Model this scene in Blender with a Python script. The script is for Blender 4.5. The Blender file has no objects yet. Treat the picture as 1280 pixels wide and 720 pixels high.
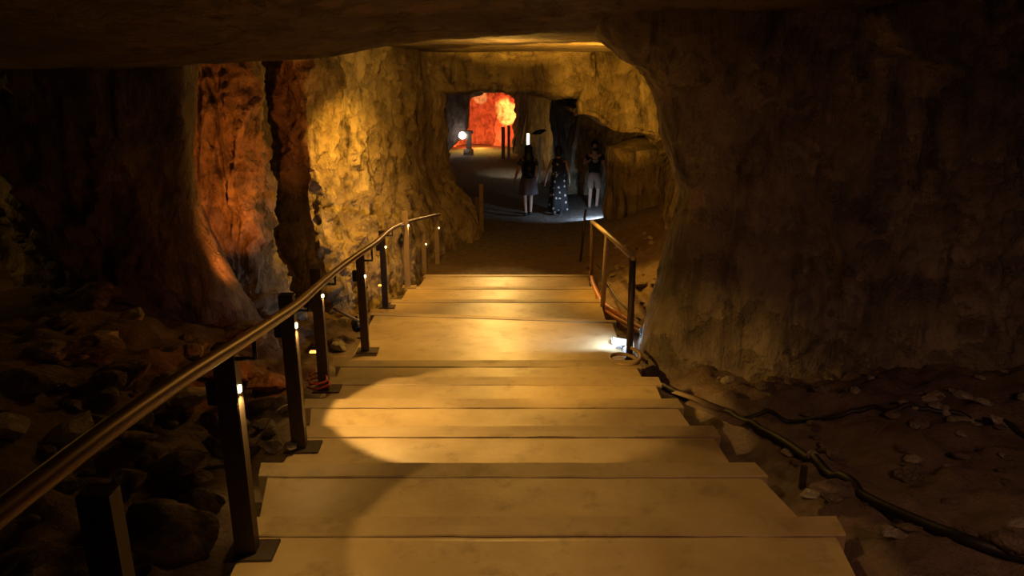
import bpy, bmesh, math, random
from mathutils import Vector, Matrix, noise, Quaternion
random.seed(7)
sc = bpy.context.scene
COL = sc.collection
sc.view_settings.view_transform = 'Standard'
sc.view_settings.look = 'None'
sc.view_settings.exposure = 0.0
sc.cycles.max_bounces = 4; sc.cycles.diffuse_bounces = 2; sc.cycles.glossy_bounces = 2
sc.cycles.adaptive_threshold = .02

# ------------------------------------------------------------------ camera
F = 924.0
PITCH = math.atan(270 / F)
YAW = math.radians(2.23)
CAM = Vector((0, 0, 3.3))
fwd = Vector((math.sin(YAW) * math.cos(PITCH), math.cos(YAW) * math.cos(PITCH), -math.sin(PITCH)))
rgt = Vector((math.cos(YAW), -math.sin(YAW), 0))
upv = rgt.cross(fwd)
cd = bpy.data.cameras.new('camera')
cd.sensor_width = 36; cd.lens = 36 * F / 1280
cd.clip_start = .05; cd.clip_end = 200
cam = bpy.data.objects.new('camera', cd)
COL.objects.link(cam)
cam.matrix_world = Matrix.Translation(CAM) @ Matrix((rgt, upv, -fwd)).transposed().to_4x4()
sc.camera = cam

def ray(px, py):
    return fwd + rgt * ((px - 640) / F) + upv * ((360 - py) / F)
def at_y(px, py, Y):
    d = ray(px, py); return CAM + d * ((Y - CAM.y) / d.y)
def at_z(px, py, z):
    d = ray(px, py); return CAM + d * ((z - CAM.z) / d.z)
def lerp(a, b, t): return a + (b - a) * t
def clamp(t, a=0., b=1.): return max(a, min(b, t))
def smooth(t): t = clamp(t); return t * t * (3 - 2 * t)
def plin(x, pts):
    if x <= pts[0][0]:
        (a, b), (c, d) = pts[0], pts[1]
    elif x >= pts[-1][0]:
        (a, b), (c, d) = pts[-2], pts[-1]
    else:
        for i in range(len(pts) - 1):
            if pts[i][0] <= x <= pts[i + 1][0]:
                (a, b), (c, d) = pts[i], pts[i + 1]; break
    return b + (d - b) * (x - a) / (c - a)
def cplin(x, pts): return plin(clamp(x, pts[0][0], pts[-1][0]), pts)

# ------------------------------------------------------------------ materials
def nodes_of(name):
    m = bpy.data.materials.new(name); m.use_nodes = True
    nt = m.node_tree
    return m, nt, nt.nodes['Principled BSDF']
def mixnode(nt, t, a, b):
    n = nt.nodes.new('ShaderNodeMix'); n.data_type = 'RGBA'
    for s, v in ((n.inputs[0], t), (n.inputs[6], a), (n.inputs[7], b)):
        if hasattr(v, 'links'): nt.links.new(v, s)
        else: s.default_value = v if isinstance(v, float) else (*v, 1)
    return n.outputs[2]
def ntex(nt, vec, scale, detail=6, rough=.6, stretch=None, dist=0):
    n = nt.nodes.new('ShaderNodeTexNoise')
    n.inputs['Scale'].default_value = scale; n.inputs['Detail'].default_value = detail
    n.inputs['Roughness'].default_value = rough; n.inputs['Distortion'].default_value = dist
    if stretch:
        mp = nt.nodes.new('ShaderNodeMapping'); mp.inputs['Scale'].default_value = stretch
        nt.links.new(vec, mp.inputs['Vector']); vec = mp.outputs['Vector']
    nt.links.new(vec, n.inputs['Vector'])
    return n.outputs['Fac']
def ramp(nt, fac, lo, hi):
    n = nt.nodes.new('ShaderNodeMapRange'); n.inputs[1].default_value = lo; n.inputs[2].default_value = hi
    nt.links.new(fac, n.inputs[0]); return n.outputs[0]
def bump(nt, hs, base=None):
    prev = None
    for h, strength, dist in hs:
        b = nt.nodes.new('ShaderNodeBump'); b.inputs['Strength'].default_value = strength
        b.inputs['Distance'].default_value = dist
        nt.links.new(h, b.inputs['Height'])
        if prev is not None: nt.links.new(prev, b.inputs['Normal'])
        prev = b.outputs['Normal']
    return prev
def rock_mat(name, dark, light, stain, streak=(1, 1, .3), rough=.85, b1=.06, b2=.025):
    m, nt, p = nodes_of(name)
    tc = nt.nodes.new('ShaderNodeTexCoord').outputs['Object']
    a = ntex(nt, tc, 1.4, 6, .65, streak, .4)
    b = ntex(nt, tc, 6, 6, .7)
    c = ntex(nt, tc, 22, 5, .7)
    s = ntex(nt, tc, 2.6, 6, .6, (1.4, 1.4, .35), 1.0)
    col = mixnode(nt, ramp(nt, a, .35, .65), dark, light)
    col = mixnode(nt, ramp(nt, s, .52, .68), col, stain)
    sp = mixnode(nt, ramp(nt, b, .3, .7), (.45, .42, .4), (1, 1, 1))
    mul = nt.nodes.new('ShaderNodeMix'); mul.data_type = 'RGBA'; mul.blend_type = 'MULTIPLY'
    mul.inputs[0].default_value = .75
    nt.links.new(col, mul.inputs[6]); nt.links.new(sp, mul.inputs[7])
    nt.links.new(mul.outputs[2], p.inputs['Base Color'])
    p.inputs['Roughness'].default_value = rough
    v = nt.nodes.new('ShaderNodeTexVoronoi'); v.inputs['Scale'].default_value = 2.6
    wv = nt.nodes.new('ShaderNodeVectorMath'); wv.operation = 'ADD'
    nt.links.new(tc, wv.inputs[0])
    cmb = nt.nodes.new('ShaderNodeCombineXYZ')
    for k in range(3): nt.links.new(a if k == 0 else s if k == 1 else b, cmb.inputs[k])
    nt.links.new(cmb.outputs[0], wv.inputs[1]); nt.links.new(wv.outputs[0], v.inputs['Vector'])
    nt.links.new(bump(nt, [(a, .8, b1 * 2.2), (v.outputs['Distance'], .55, b1 * 1.5), (b, .7, b1), (c, .7, b2)]), p.inputs['Normal'])
    return m
def plain(name, col, rough=.6, metal=0., var=.25, scale=14., b=.004, stretch=None):
    m, nt, p = nodes_of(name)
    tc = nt.nodes.new('ShaderNodeTexCoord').outputs['Object']
    a = ntex(nt, tc, scale, 5, .6, stretch)
    c2 = tuple(c * (1 - var) for c in col)
    nt.links.new(mixnode(nt, ramp(nt, a, .3, .7), c2, col), p.inputs['Base Color'])
    p.inputs['Roughness'].default_value = rough; p.inputs['Metallic'].default_value = metal
    if b: nt.links.new(bump(nt, [(a, .5, b)]), p.inputs['Normal'])
    return m
def glow(name, col, strength):
    m, nt, p = nodes_of(name)
    p.inputs['Base Color'].default_value = (*col, 1)
    p.inputs['Emission Color'].default_value = (*col, 1)
    p.inputs['Emission Strength'].default_value = strength
    return m

M = {}
M['rock'] = rock_mat('limestone', (.30, .225, .13), (.66, .54, .35), (.09, .065, .045))
M['rock_dark'] = rock_mat('limestone_dark', (.20, .16, .135), (.40, .33, .26), (.10, .08, .07), (1, 1, .5))  # darker, less yellow limestone for the front pillars, rib and end wall
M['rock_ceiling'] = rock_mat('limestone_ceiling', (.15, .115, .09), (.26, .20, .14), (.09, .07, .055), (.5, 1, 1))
M['red_rock'] = rock_mat('limestone_pale', (.40, .33, .27), (.62, .54, .45), (.28, .2, .16))
M['stone'] = rock_mat('loose_stone', (.26, .19, .15), (.46, .36, .28), (.17, .12, .10), (1, 1, 1), .9, .03, .015)
M['pale_stone'] = rock_mat('pale_stone', (.5, .43, .33), (.7, .62, .5), (.4, .33, .25), (1, 1, 1), .9, .02, .01)

# floor : reddish dirt by the stairs, grey gravel beyond
def floor_mat():
    m, nt, p = nodes_of('cave_floor')
    tc = nt.nodes.new('ShaderNodeTexCoord').outputs['Object']
    a = ntex(nt, tc, 1.3, 8, .65); b = ntex(nt, tc, 9, 8, .7); c = ntex(nt, tc, 40, 4, .7)
    sep = nt.nodes.new('ShaderNodeSeparateXYZ'); nt.links.new(tc, sep.inputs[0])
    col = mixnode(nt, ramp(nt, a, .35, .65), (.23, .15, .11), (.34, .25, .18))
    far = mixnode(nt, ramp(nt, b, .35, .65), (.20, .18, .16), (.34, .31, .28))
    col = mixnode(nt, ramp(nt, sep.outputs[1], 12.5, 15.5), col, far)
    sp = mixnode(nt, ramp(nt, b, .3, .7), (.5, .48, .46), (1, 1, 1))
    mul = nt.nodes.new('ShaderNodeMix'); mul.data_type = 'RGBA'; mul.blend_type = 'MULTIPLY'; mul.inputs[0].default_value = .8
    nt.links.new(col, mul.inputs[6]); nt.links.new(sp, mul.inputs[7])
    nt.links.new(mul.outputs[2], p.inputs['Base Color'])
    p.inputs['Roughness'].default_value = .9
    nt.links.new(bump(nt, [(b, .9, .05), (c, .8, .02)]), p.inputs['Normal'])
    return m
M['floor'] = floor_mat()

def tread_mat(name, c1, c2, rough):
    m, nt, p = nodes_of(name)
    tc = nt.nodes.new('ShaderNodeTexCoord').outputs['Object']
    a = ntex(nt, tc, 2.2, 7, .6); b = ntex(nt, tc, 7, 6, .65, (.8, 1.4, 1)); c = ntex(nt, tc, 45, 4, .7)
    d = ntex(nt, tc, 5, 5, .7)
    col = mixnode(nt, ramp(nt, a, .35, .68), c1, c2)
    dk = tuple(v * .62 for v in c1)
    col = mixnode(nt, ramp(nt, d, .55, .8), col, dk)
    nt.links.new(col, p.inputs['Base Color'])
    rr = nt.nodes.new('ShaderNodeMapRange'); rr.inputs[3].default_value = rough - .08; rr.inputs[4].default_value = rough + .16
    nt.links.new(d, rr.inputs[0]); nt.links.new(rr.outputs[0], p.inputs['Roughness'])
    nt.links.new(bump(nt, [(b, .35, .006), (c, .35, .003)]), p.inputs['Normal'])
    return m
M['tread'] = tread_mat('worn_tread', (.36, .255, .125), (.50, .375, .205), .40)
M['beam'] = tread_mat('worn_beam', (.31, .22, .11), (.44, .325, .18), .52)
M['post'] = plain('brown_steel', (.10, .075, .06), .5, .6, .3, 10)
M['post_tan'] = plain('sandy_steel', (.36, .26, .15), .6, .1, .3, 10)
M['rail'] = plain('bronze_rail', (.20, .115, .085), .38, .7, .25, 8, .001)
M['rail_tan'] = plain('tan_rail', (.55, .40, .25), .5, .0, .25, 8)
M['black'] = plain('black_plastic', (.02, .02, .022), .5, 0, .3, 12)
M['cable_black'] = plain('black_hose', (.018, .014, .013), .55, 0, .4, 10)
M['cable_orange'] = plain('orange_cable', (.55, .20, .07), .5, 0, .4, 12)
M['cable_red'] = plain('red_cable', (.5, .06, .03), .5, 0, .3, 12)
M['cable_white'] = plain('white_cable', (.5, .4, .38), .6, 0, .2, 12)
M['cable_tan'] = plain('tan_hose', (.36, .24, .12), .55, 0, .3, 12)
M['wood'] = plain('old_wood', (.30, .20, .11), .75, 0, .45, 9, .01, (3, 3, .5))
M['steel'] = plain('light_steel', (.5, .5, .5), .35, .8, .2, 12)
M['block'] = plain('grey_block', (.30, .28, .26), .85, 0, .3, 9)
M['led_warm'] = glow('led_warm', (1., .62, .22), 18)
M['led_spark'] = glow('led_spark', (1., .75, .35), 12)
M['lamp_orange'] = glow('lamp_orange', (1., .30, .04), 6)
M['lamp_white'] = glow('lamp_white', (.75, .88, 1.), 30)
M['tube'] = glow('tube_white', (1., .88, .55), 5)
M['globe'] = glow('globe_white', (1., .86, .8), 7)
M['skin'] = plain('skin', (.55, .36, .26), .55, 0, .12, 20, 0)
M['hair'] = plain('dark_hair', (.018, .012, .010), .45, 0, .3, 40, .003, (4, 4, .4))
M['tee_green'] = plain('dark_green_cotton', (.075, .075, .045), .9, 0, .3, 25)
M['tee_black'] = plain('black_cotton', (.02, .019, .02), .9, 0, .3, 25)
M['skirt'] = plain('grey_skirt', (.15, .125, .14), .9, 0, .25, 20, .004, (6, 6, .3))
M['shorts'] = plain('tan_shorts', (.34, .23, .17), .9, 0, .2, 25)
M['bag'] = plain('black_nylon', (.012, .012, .016), .4, 0, .3, 20)
M['shoe'] = plain('dark_shoe', (.05, .045, .05), .6, 0, .2, 20)
M['white'] = plain('white_print', (.75, .7, .62), .8, 0, .2, 20)
def floral():
    m, nt, p = nodes_of('floral_cotton')
    tc = nt.nodes.new('ShaderNodeTexCoord').outputs['Object']
    v = nt.nodes.new('ShaderNodeTexVoronoi'); v.inputs['Scale'].default_value = 9
    nt.links.new(tc, v.inputs['Vector'])
    n = ntex(nt, tc, 30, 3)
    ad = nt.nodes.new('ShaderNodeMath'); ad.operation = 'MULTIPLY_ADD'; ad.inputs[1].default_value = .35
    nt.links.new(n, ad.inputs[0]); nt.links.new(v.outputs['Distance'], ad.inputs[2])
    t = ramp(nt, ad.outputs[0], .42, .47)
    nt.links.new(mixnode(nt, t, (.60, .50, .44), (.018, .016, .02)), p.inputs['Base Color'])
    p.inputs['Roughness'].default_value = .9
    return m
M['floral'] = floral()

# ------------------------------------------------------------------ mesh helpers
def link(name, me, mat, parent=None, shade=True):
    o = bpy.data.objects.new(name, me); COL.objects.link(o)
    if mat is not None: me.materials.append(mat)
    if shade:
        for p in me.polygons: p.use_smooth = True
    if parent is not None: o.parent = parent
    return o
def from_bm(name, bm, mat, parent=None, shade=False):
    me = bpy.data.meshes.new(name); bm.to_mesh(me); bm.free()
    return link(name, me, mat, parent, shade)
def tag(o, label=None, cat=None, group=None, kind=None):
    if label: o['label'] = label
    if cat: o['category'] = cat
    if group: o['group'] = group
    if kind: o['kind'] = kind
    return o
def thing(name, label, cat, loc=(0, 0, 0), group=None, rz=0):
    o = bpy.data.objects.new(name, None); COL.objects.link(o)
    o.empty_display_size = .1
    o.location = loc; o.rotation_euler = (0, 0, rz)
    return tag(o, label, cat, group)
def cr(ps, t):
    n = len(ps) - 1
    i = min(int(t), n - 1); f = t - i
    p1, p2 = ps[i], ps[i + 1]
    p0 = ps[i - 1] if i > 0 else p1 + (p1 - p2)
    p3 = ps[i + 2] if i + 2 <= n else p2 + (p2 - p1)
    return .5 * ((2 * p1) + (p2 - p0) * f + (2 * p0 - 5 * p1 + 4 * p2 - p3) * f * f + (3 * p1 - p0 - 3 * p2 + p3) * f ** 3)
def spline(ps, n):
    ps = [Vector(p) for p in ps]
    m = len(ps) - 1
    return [cr(ps, m * k / (n - 1)) for k in range(n)]
def bm_tube(bm, pts, r, seg=8, caps=True, squash=None):
    pts = [Vector(p) for p in pts]
    rings = []; side = None
    for i, p in enumerate(pts):
        a = pts[max(i - 1, 0)]; b = pts[min(i + 1, len(pts) - 1)]
        t = (b - a).normalized()
        if side is None:
            ref = Vector((0, 0, 1)) if abs(t.z) < .9 else Vector((1, 0, 0))
            side = t.cross(ref).normalized()
        else:
            side = (side - t * side.dot(t)).normalized()
        upn = side.cross(t)
        rr = r(i / (len(pts) - 1)) if callable(r) else r
        sx, sy = squash or (1, 1)
        rings.append([bm.verts.new(p + side * (math.cos(2 * math.pi * k / seg) * rr * sx) + upn * (math.sin(2 * math.pi * k / seg) * rr * sy)) for k in range(seg)])
    for A, B in zip(rings, rings[1:]):
        for k in range(seg):
            bm.faces.new((A[k], A[(k + 1) % seg], B[(k + 1) % seg], B[k]))
    if caps:
        bm.faces.new(list(reversed(rings[0]))); bm.faces.new(rings[-1])
def tube(name, pts, r, mat, parent=None, seg=8, n=None, squash=None):
    if n: pts = spline(pts, n)
    bm = bmesh.new(); bm_tube(bm, pts, r, seg, True, squash)
    bmesh.ops.recalc_face_normals(bm, faces=bm.faces)
    return from_bm(name, bm, mat, parent, True)
def bm_box(bm, c, s, rot=None, bev=0.):
    r = bmesh.ops.create_cube(bm, size=1)
    vs = r['verts']
    bmesh.ops.scale(bm, vec=Vector(s), verts=vs)
    if bev:
        es = list({e for v in vs for e in v.link_edges})
        vs = list({v for f in bmesh.ops.bevel(bm, geom=es, offset=bev, segments=2, affect='EDGES')['faces'] for v in f.verts} | {v for v in vs if v.is_valid})
    if rot is not None: bmesh.ops.rotate(bm, cent=(0, 0, 0), matrix=rot, verts=vs)
    bmesh.ops.translate(bm, vec=Vector(c), verts=vs)
def box(name, c, s, mat, parent=None, rot=None, bev=.004):
    bm = bmesh.new(); bm_box(bm, c, s, rot, bev)
    return from_bm(name, bm, mat, parent)
def loft(name, rings, mat, parent=None, seg=20, caps=True, wob=0, shade=True):
    """rings: (centre, rx, ry[, wave amplitude])"""
    bm = bmesh.new(); R = []
    for rg in rings:
        c, rx, ry = Vector(rg[0]), rg[1], rg[2]
        w = rg[3] if len(rg) > 3 else 0
        R.append([bm.verts.new(c + Vector(((rx + w * math.sin(7 * a)) * math.cos(a), (ry + w * math.sin(7 * a)) * math.sin(a), w * .2 * math.sin(3 * a))))
                  for a in [2 * math.pi * k / seg for k in range(seg)]])
    for A, B in zip(R, R[1:]):
        for k in range(seg): bm.faces.new((A[k], A[(k + 1) % seg], B[(k + 1) % seg], B[k]))
    if caps:
        bm.faces.new(list(reversed(R[0]))); bm.faces.new(R[-1])
    bmesh.ops.recalc_face_normals(bm, faces=bm.faces)
    return from_bm(name, bm, mat, parent, shade)

def facets(q, s, off):
    d, pt = noise.voronoi(q * s + off)
    r = pt[0]
    h = noise.noise(r * 3.7)
    n = noise.noise_vector(r * 2.9 + Vector((4, 8, 1)))
    return h * .55 + n.dot(q * s + off - r) * .75 - .35 * (1 - smooth((d[1] - d[0]) / .16))
def rock_noise(p, amp, stretch):
    q = Vector((p.x, p.y, p.z * stretch))
    q = q + noise.noise_vector(q * 1.6) * .18
    a = noise.fractal(q * .55 + Vector((3.1, 7.7, 1.3)), 1., 2., 3)
    c = noise.fractal(p * 2.6 + Vector((5, 1, 8)), .8, 2.1, 5)
    q2 = Vector((q.x, q.y, q.z * (1. if stretch > .5 else 1.7)))
    return amp * (.45 * a + .36 * facets(q, 1.15, Vector((2, 5, 9))) + .25 * facets(q, 3.1, Vector((7, 1, 3))) + .10 * facets(q2, 7.5, Vector((1, 1, 3))) + .17 * c)
def rock_sheet(name, ctrl, nu, nv, mat, amp=.3, stretch=.4, flip=False, fade=None, us=None):
    """ctrl: rows of points; Catmull-Rom surface through them, displaced along its normals."""
    rows = [[Vector(p) for p in r] for r in ctrl]
    mid = [[cr(r, (len(r) - 1) * i / (nu - 1)) for i in range(nu)] for r in rows]
    G = []
    for j in range(nv):
        t = (len(rows) - 1) * j / (nv - 1)
        G.append([cr([mid[k][i] for k in range(len(rows))], t) for i in range(nu)])
    vs = []
    for j in range(nv):
        for i in range(nu):
            du = G[j][min(i + 1, nu - 1)] - G[j][max(i - 1, 0)]
            dv = G[min(j + 1, nv - 1)][i] - G[max(j - 1, 0)][i]
            n = du.cross(dv)
            n = n.normalized() if n.length > 1e-9 else Vector((0, 0, 1))
            if flip: n = -n
            p = G[j][i]
            k = fade(p) if fade else 1.
            vs.append(p + n * rock_noise(p, amp * k, stretch))
    fs = []
    for j in range(nv - 1):
        for i in range(nu - 1):
            a, b, c, d = j * nu + i, j * nu + i + 1, (j + 1) * nu + i + 1, (j + 1) * nu + i
            fs.append((a, d, c, b) if flip else (a, b, c, d))
    me = bpy.data.meshes.new(name); me.from_pydata(vs, [], fs); me.update()
    o = link(name, me, mat)
    o['kind'] = 'structure'
    return o

# ------------------------------------------------------------------ the stair profile
# far (nosing) edge of each step: image row, left and right pixel, z of the tread
STEPS = [(645, 323, 1032, 1.34), (578, 338, 932, 1.252), (532, 388, 882, 1.17), (498, 390, 838, 1.09),
         (471, 415, 815, 1.014), (450, 430, 790, .94)]
LAND = (392, 474, 762, .63)
LOW = [(374, 492, 750, .50), (358, 512, 742, .345), (343, 535, 735, .18)]
prof = []
for py, xl, xr, z in STEPS + [LAND] + LOW:
    prof.append((at_z(604, py, z).y, z))
def zs(y):
    if y > prof[-1][0]: return lerp(.18, 0., clamp((y - prof[-1][0]) / .6))
    return plin(y, prof)
def ground(x, y):
    z = zs(y)
    n = noise.fractal(Vector((x * .8, y * .8, 2.)), 1., 2., 4) * .09 + noise.fractal(Vector((x * 4, y * 4, 5.)), .9, 2., 3) * .025
    on = smooth((x + 1.55) / .35) * smooth((1.85 - x) / .35)
    stair = 1 - smooth((y - 11.2) / 1.0)
    side = 1 - on
    base = z - .22 * stair
    if x > 1.4:
        r = x - 1.5
        base += side * (.12 * stair + .07 * max(r, 0)) * (1 if y < 8 else 1)
        if y > 7: base += smooth((y - 7) / 1.5) * smooth((17.5 - y) / 4) * max(x - 1.75, 0) * .42
    if x < -1.2:
        t = smooth((-1.35 - x) / 2.6)
        base += t * .62 * (1 - smooth((y - 7.5) / 3)) + side * .05
        base += t * .25 * smooth((y - 7.5) / 3) * smooth((16 - y) / 2)
    k = lerp(.28, 1., side) if y < 13 else .28
    return base + n * k + (side * (.06 * noise.noise(Vector((x * 7, y * 7, 0))) + .07 * noise.fractal(Vector((x * 2.6, y * 2.6, 9)), .8, 2.2, 5)) if y < 13 else 0)

def build_floor():
    xs, ys = [], []
    x = -9.
    while x < 9.01:
        xs.append(x); x += .055 if -4.5 < x < 4.8 else .25
    y = -2.5
    while y < 41:
        ys.append(y); y += .05 if 1.5 < y < 8 else (.09 if y < 18 else .35)
    vs = [(x, y, ground(x, y)) for y in ys for x in xs]
    nx = len(xs)
    fs = [(j * nx + i, j * nx + i + 1, (j + 1) * nx + i + 1, (j + 1) * nx + i) for j in range(len(ys) - 1) for i in range(nx - 1)]
    me = bpy.data.meshes.new('floor'); me.from_pydata(vs, [], fs); me.update()
    o = link('floor', me, M['floor']); o['kind'] = 'structure'
build_floor()

# ------------------------------------------------------------------ rock shell
# right front pillar
edge = [(-160, 700), (20, 735), (62, 768), (85, 797), (122, 816), (168, 821), (203, 836), (243, 849), (285, 838), (340, 823), (400, 807), (455, 795), (500, 800), (640, 820)]
rows = []
for py, px in reversed(edge):
    bz = at_y(px, py, 6.3).z
    r = [at_y(px + 30, py, 8.8), at_y(px + 6, py, 7.2), at_y(px + 4, py, 6.3), at_y(px + 40, lerp(py, 300, .02), 5.85)]
    for qx, Y in ((px + 150, 5.6), (1060, 5.5), (1240, 5.2), (1420, 4.8)):
        q = at_y(qx, py, Y); q.z = lerp(q.z, bz, .6); r.append(q)
    r += [Vector((6.2, 1.5, bz)), Vector((6.2, -3, bz))]
    rows.append(r)
def fade_r(p): return .25 + .75 * smooth((p.x - 1.9) / 1.2)
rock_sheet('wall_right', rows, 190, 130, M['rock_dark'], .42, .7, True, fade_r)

# left front pillar
edge = [(-160, 235), (40, 240), (90, 243), (170, 244), (250, 250), (310, 272), (370, 303), (420, 333), (480, 362), (600, 400)]
lrim = [(-160, -90), (40, -60), (90, -45), (170, -25), (250, 20), (310, 42), (370, 30), (420, 20), (480, 10), (600, 0)]
rows = []
for (py, px), (_, lx) in zip(reversed(edge), reversed(lrim)):
    bz = at_y(px, py, 7.1).z
    r = [at_y(px - 60, py, 9.5), at_y(px - 14, py, 8.2), at_y(px - 4, py, 7.1), at_y(px - 45, py, 6.85), at_y(lerp(px, lx, .6), py, 6.9), at_y(lx + 8, py, 7.3), at_y(lx - 10, py, 8.4), at_y(lx - 30, py, 10.)]
    for q in r: q.z = lerp(q.z, bz, .7)
    rows.append(list(reversed(r)))
def fade_l(p): return .3 + .7 * smooth((-2.75 - p.x) / .8)
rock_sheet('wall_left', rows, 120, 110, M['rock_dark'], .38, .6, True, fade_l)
# outer wall beyond the left pillar
rows = [[Vector((-3.6, 12.6, z)), Vector((-5.5, 11.8, z)), Vector((-7.2, 9.5, z)), Vector((-7.2, 4, z)), Vector((-6.4, 0, z)), Vector((-6.4, -3, z))] for z in (-.5, .8, 2., 3.2, 4.6, 5.6)]
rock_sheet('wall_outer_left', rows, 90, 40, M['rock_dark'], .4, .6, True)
rows = [[Vector((x, -2.6, z)) for x in (-7, -3, 0, 3, 7)] for z in (.5, 2, 3.5, 5.5)]

# ceiling: near slab, lip of the arch and the chamber beyond
lip = [(-6.5, 3.40), (-4.2, 3.34), (-2.7, 3.33), (-2.0, 3.385), (-1.25, 3.425), (-.6, 3.52), (0., 3.575), (.7, 3.605), (1.3, 3.60), (2.2, 3.55), (4., 3.6), (7., 3.7)]
rows = []
for Y, dz, m in ((-3, 1.3, 0), (0, 1.05, 0), (3, .62, 0), (5.2, .22, 0), (6.1, .05, 0), (6.5, 0, 0), (6.9, .03, .4), (7.6, .06, 1), (10, .05, 1), (13, .05, 1), (15.8, .05, 1)):
    r = []
    for X, lz in lip:
        z = lerp(lz + dz, 3.62 + dz, m)
        r.append(Vector((X, Y, z)))
    rows.append(r)
def fade_c(p): return .12 + .88 * smooth((5.6 - p.y) / 3.) if p.y < 8 else .14
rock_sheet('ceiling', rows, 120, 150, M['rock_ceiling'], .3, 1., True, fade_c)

# lit left wall of the middle chamber
cols = [(200, 7.7), (240, 7.9), (275, 8.0), (312, 8.15), (338, 9.5), (366, 9.35), (388, 8.95), (430, 9.7), (462, 10.9), (505, 12.8), (540, 14.6), (556, 15.6), (548, 17.5)]
zr = [-.6, 0., .5, 1.0, 1.5, 2.1, 2.8, 3.4, 4.1]
rows = []
for z in zr:
    r = []
    for i, (px, Y) in enumerate(cols):
        x = at_y(px, 180, Y).x
        fl = smooth((1.7 - z) / 1.7)
        x += fl * (.3 if i < 10 else .62 if i < 12 else .3)
        if i == len(cols) - 1: x -= .3
        r.append(Vector((x, Y - fl * .15, z)))
    rows.append(r)
def fade_m(p): return .6 + .5 * smooth((14. - p.y) / 2)
rock_sheet('wall_left_middle', rows, 300, 200, M['rock'], .42, .28, True, fade_m)

# lintel over the second opening
rows = []
for X in (-2.6, -1.7, -1.1, -.5, .1, .7, 1.3, 1.8, 2.2):
    b = 2.93 - (.05 if X > .4 else 0) + .05 * math.sin(X * 3)
    rows.append([Vector((X, 15.0, 4.2)), Vector((X, 15.0, 3.7)), Vector((X, 14.9, 3.35)), Vector((X, 15.0, 3.05)), Vector((X, 15.25, b)), Vector((X, 16.5, b)), Vector((X, 19., b - .05)), Vector((X, 22., b - .1)), Vector((X, 26, b - .2)), Vector((X, 32, 2.5))])
rock_sheet('ceiling_far', rows, 120, 70, M['rock'], .22, 1.6, True, lambda p: .6)

# right wall of the middle chamber (dressed ledge and rough face)
cols = [(690, 24.), (708, 21.5), (722, 20.3), (756, 19.6), (795, 17.6), (830, 15.2), (870, 12.), (905, 9.)]
rows = []
for z in (-.6, 0., .5, 1., 1.5, 1.9, 2.4, 3., 3.5, 4.2):
    r = []
    for i, (px, Y) in enumerate(cols):
        x = at_y(px, 180, Y).x - (smooth((1.95 - z) / .25) * (.28 if i > 2 else 0))
        r.append(Vector((x, Y, z)))
    rows.append(r)
rock_sheet('wall_right_middle', rows, 130, 110, M['rock'], .30, .8, False, lambda p: .75)

# upper part of the right wall: an overhanging ledge in line with the lintel
cols = [(724, 18.5, 2.5), (722, 16.2, 2.52), (723, 15.0, 2.5), (745, 15.0, 2.42), (768, 15.1, 2.13), (795, 14.7, 2.12), (822, 13.8, 2.12), (850, 12.4, 2.1), (885, 10.3, 2.1), (930, 8.6, 2.1)]
rows = []
for k, (f, back) in enumerate(((0, 2.8), (0, 1.2), (0, .12), (.06, 0), (.3, 0), (.55, 0), (.8, .05), (1., 0))):
    rows.append([Vector((at_y(px, 180, Y).x, Y + back, lerp(zb, 4.1, f))) for px, Y, zb in cols])
rock_sheet('wall_right_upper', rows, 140, 90, M['rock'], .26, .9, False, lambda p: .75)
# right side of the far passage
cols = [(672, 32.), (652, 31.6), (648, 29.5), (664, 27.), (692, 25.), (725, 22.)]
rows = [[Vector((at_y(px, 180, Y).x, Y, z)) for px, Y in cols] for z in (-.5, .4, 1.2, 2., 2.8, 3.6)]
rock_sheet('wall_right_far', rows, 70, 50, M['rock'], .3, .4, True, lambda p: .8)
# dark rib standing under the right end of the lintel
cols = [(720, 23.), (694, 22.4), (690, 21.4), (702, 20.9), (724, 20.6), (748, 20.4)]
rows = [[Vector((at_y(px, 180, Y).x + .12 * math.sin(z * 2.1), Y, z)) for px, Y in cols] for z in (-.5, .4, 1.2, 2., 2.8, 3.6)]
rock_sheet('wall_rib', rows, 60, 60, M['rock_dark'], .3, .5, False, lambda p: .6)
# left side of the far passage
rows = [[Vector((x, Y, z)) for x, Y in ((-.9, 16.9), (-2.2, 18.2), (-3.4, 21.), (-3.6, 26.), (-3.2, 33.))] for z in (-.5, .7, 1.7, 2.6, 3.6)]
rock_sheet('wall_left_far', rows, 60, 40, M['rock'], .3, .4, True)

# end wall with the opening into the red chamber
hole = [(553, 200), (560, 190), (571, 177), (582, 163), (584, 145), (584, 130), (588, 120), (602, 118), (606, 111), (622, 110), (634, 116), (645, 126), (647, 150), (645, 172), (644, 200)]
cen = at_y(612, 165, 31.5)
rows = []
for k, s, dy in ((0, 1.0, 1.2), (1, 1.0, 0), (2, 1.35, -.15), (3, 2.2, -.1), (4, 4., 0)):
    r = []
    for px, py in hole:
        e = at_y(px, py, 31.5)
        q = cen + (e - cen) * s; q.y = 31.5 + dy
        if k == 0: q = cen + (e - cen) * 1.06; q.y = 32.6
        r.append(q)
    rows.append(r)
rock_sheet('wall_end', rows, 90, 50, M['rock_dark'], .16, .5, True)
# red chamber
rows = []
for z, k in ((-.4, 1.), (.6, 1.), (1.4, 1.05), (2.1, .98), (2.8, .92), (3.5, .75), (3.9, .4), (4., .02)):
    r = []
    for a in range(0, 13):
        th = math.pi * (-.08 + 1.16 * a / 12)
        r.append(Vector((-.15 + math.cos(th) * 1.85 * k * (1 + .12 * math.sin(5 * th)), 32.4 + math.sin(th) * 3.4 * k, z)))
    rows.append(r)
rock_sheet('wall_red_chamber', rows, 130, 90, M['red_rock'], .6, .22, False)

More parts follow.
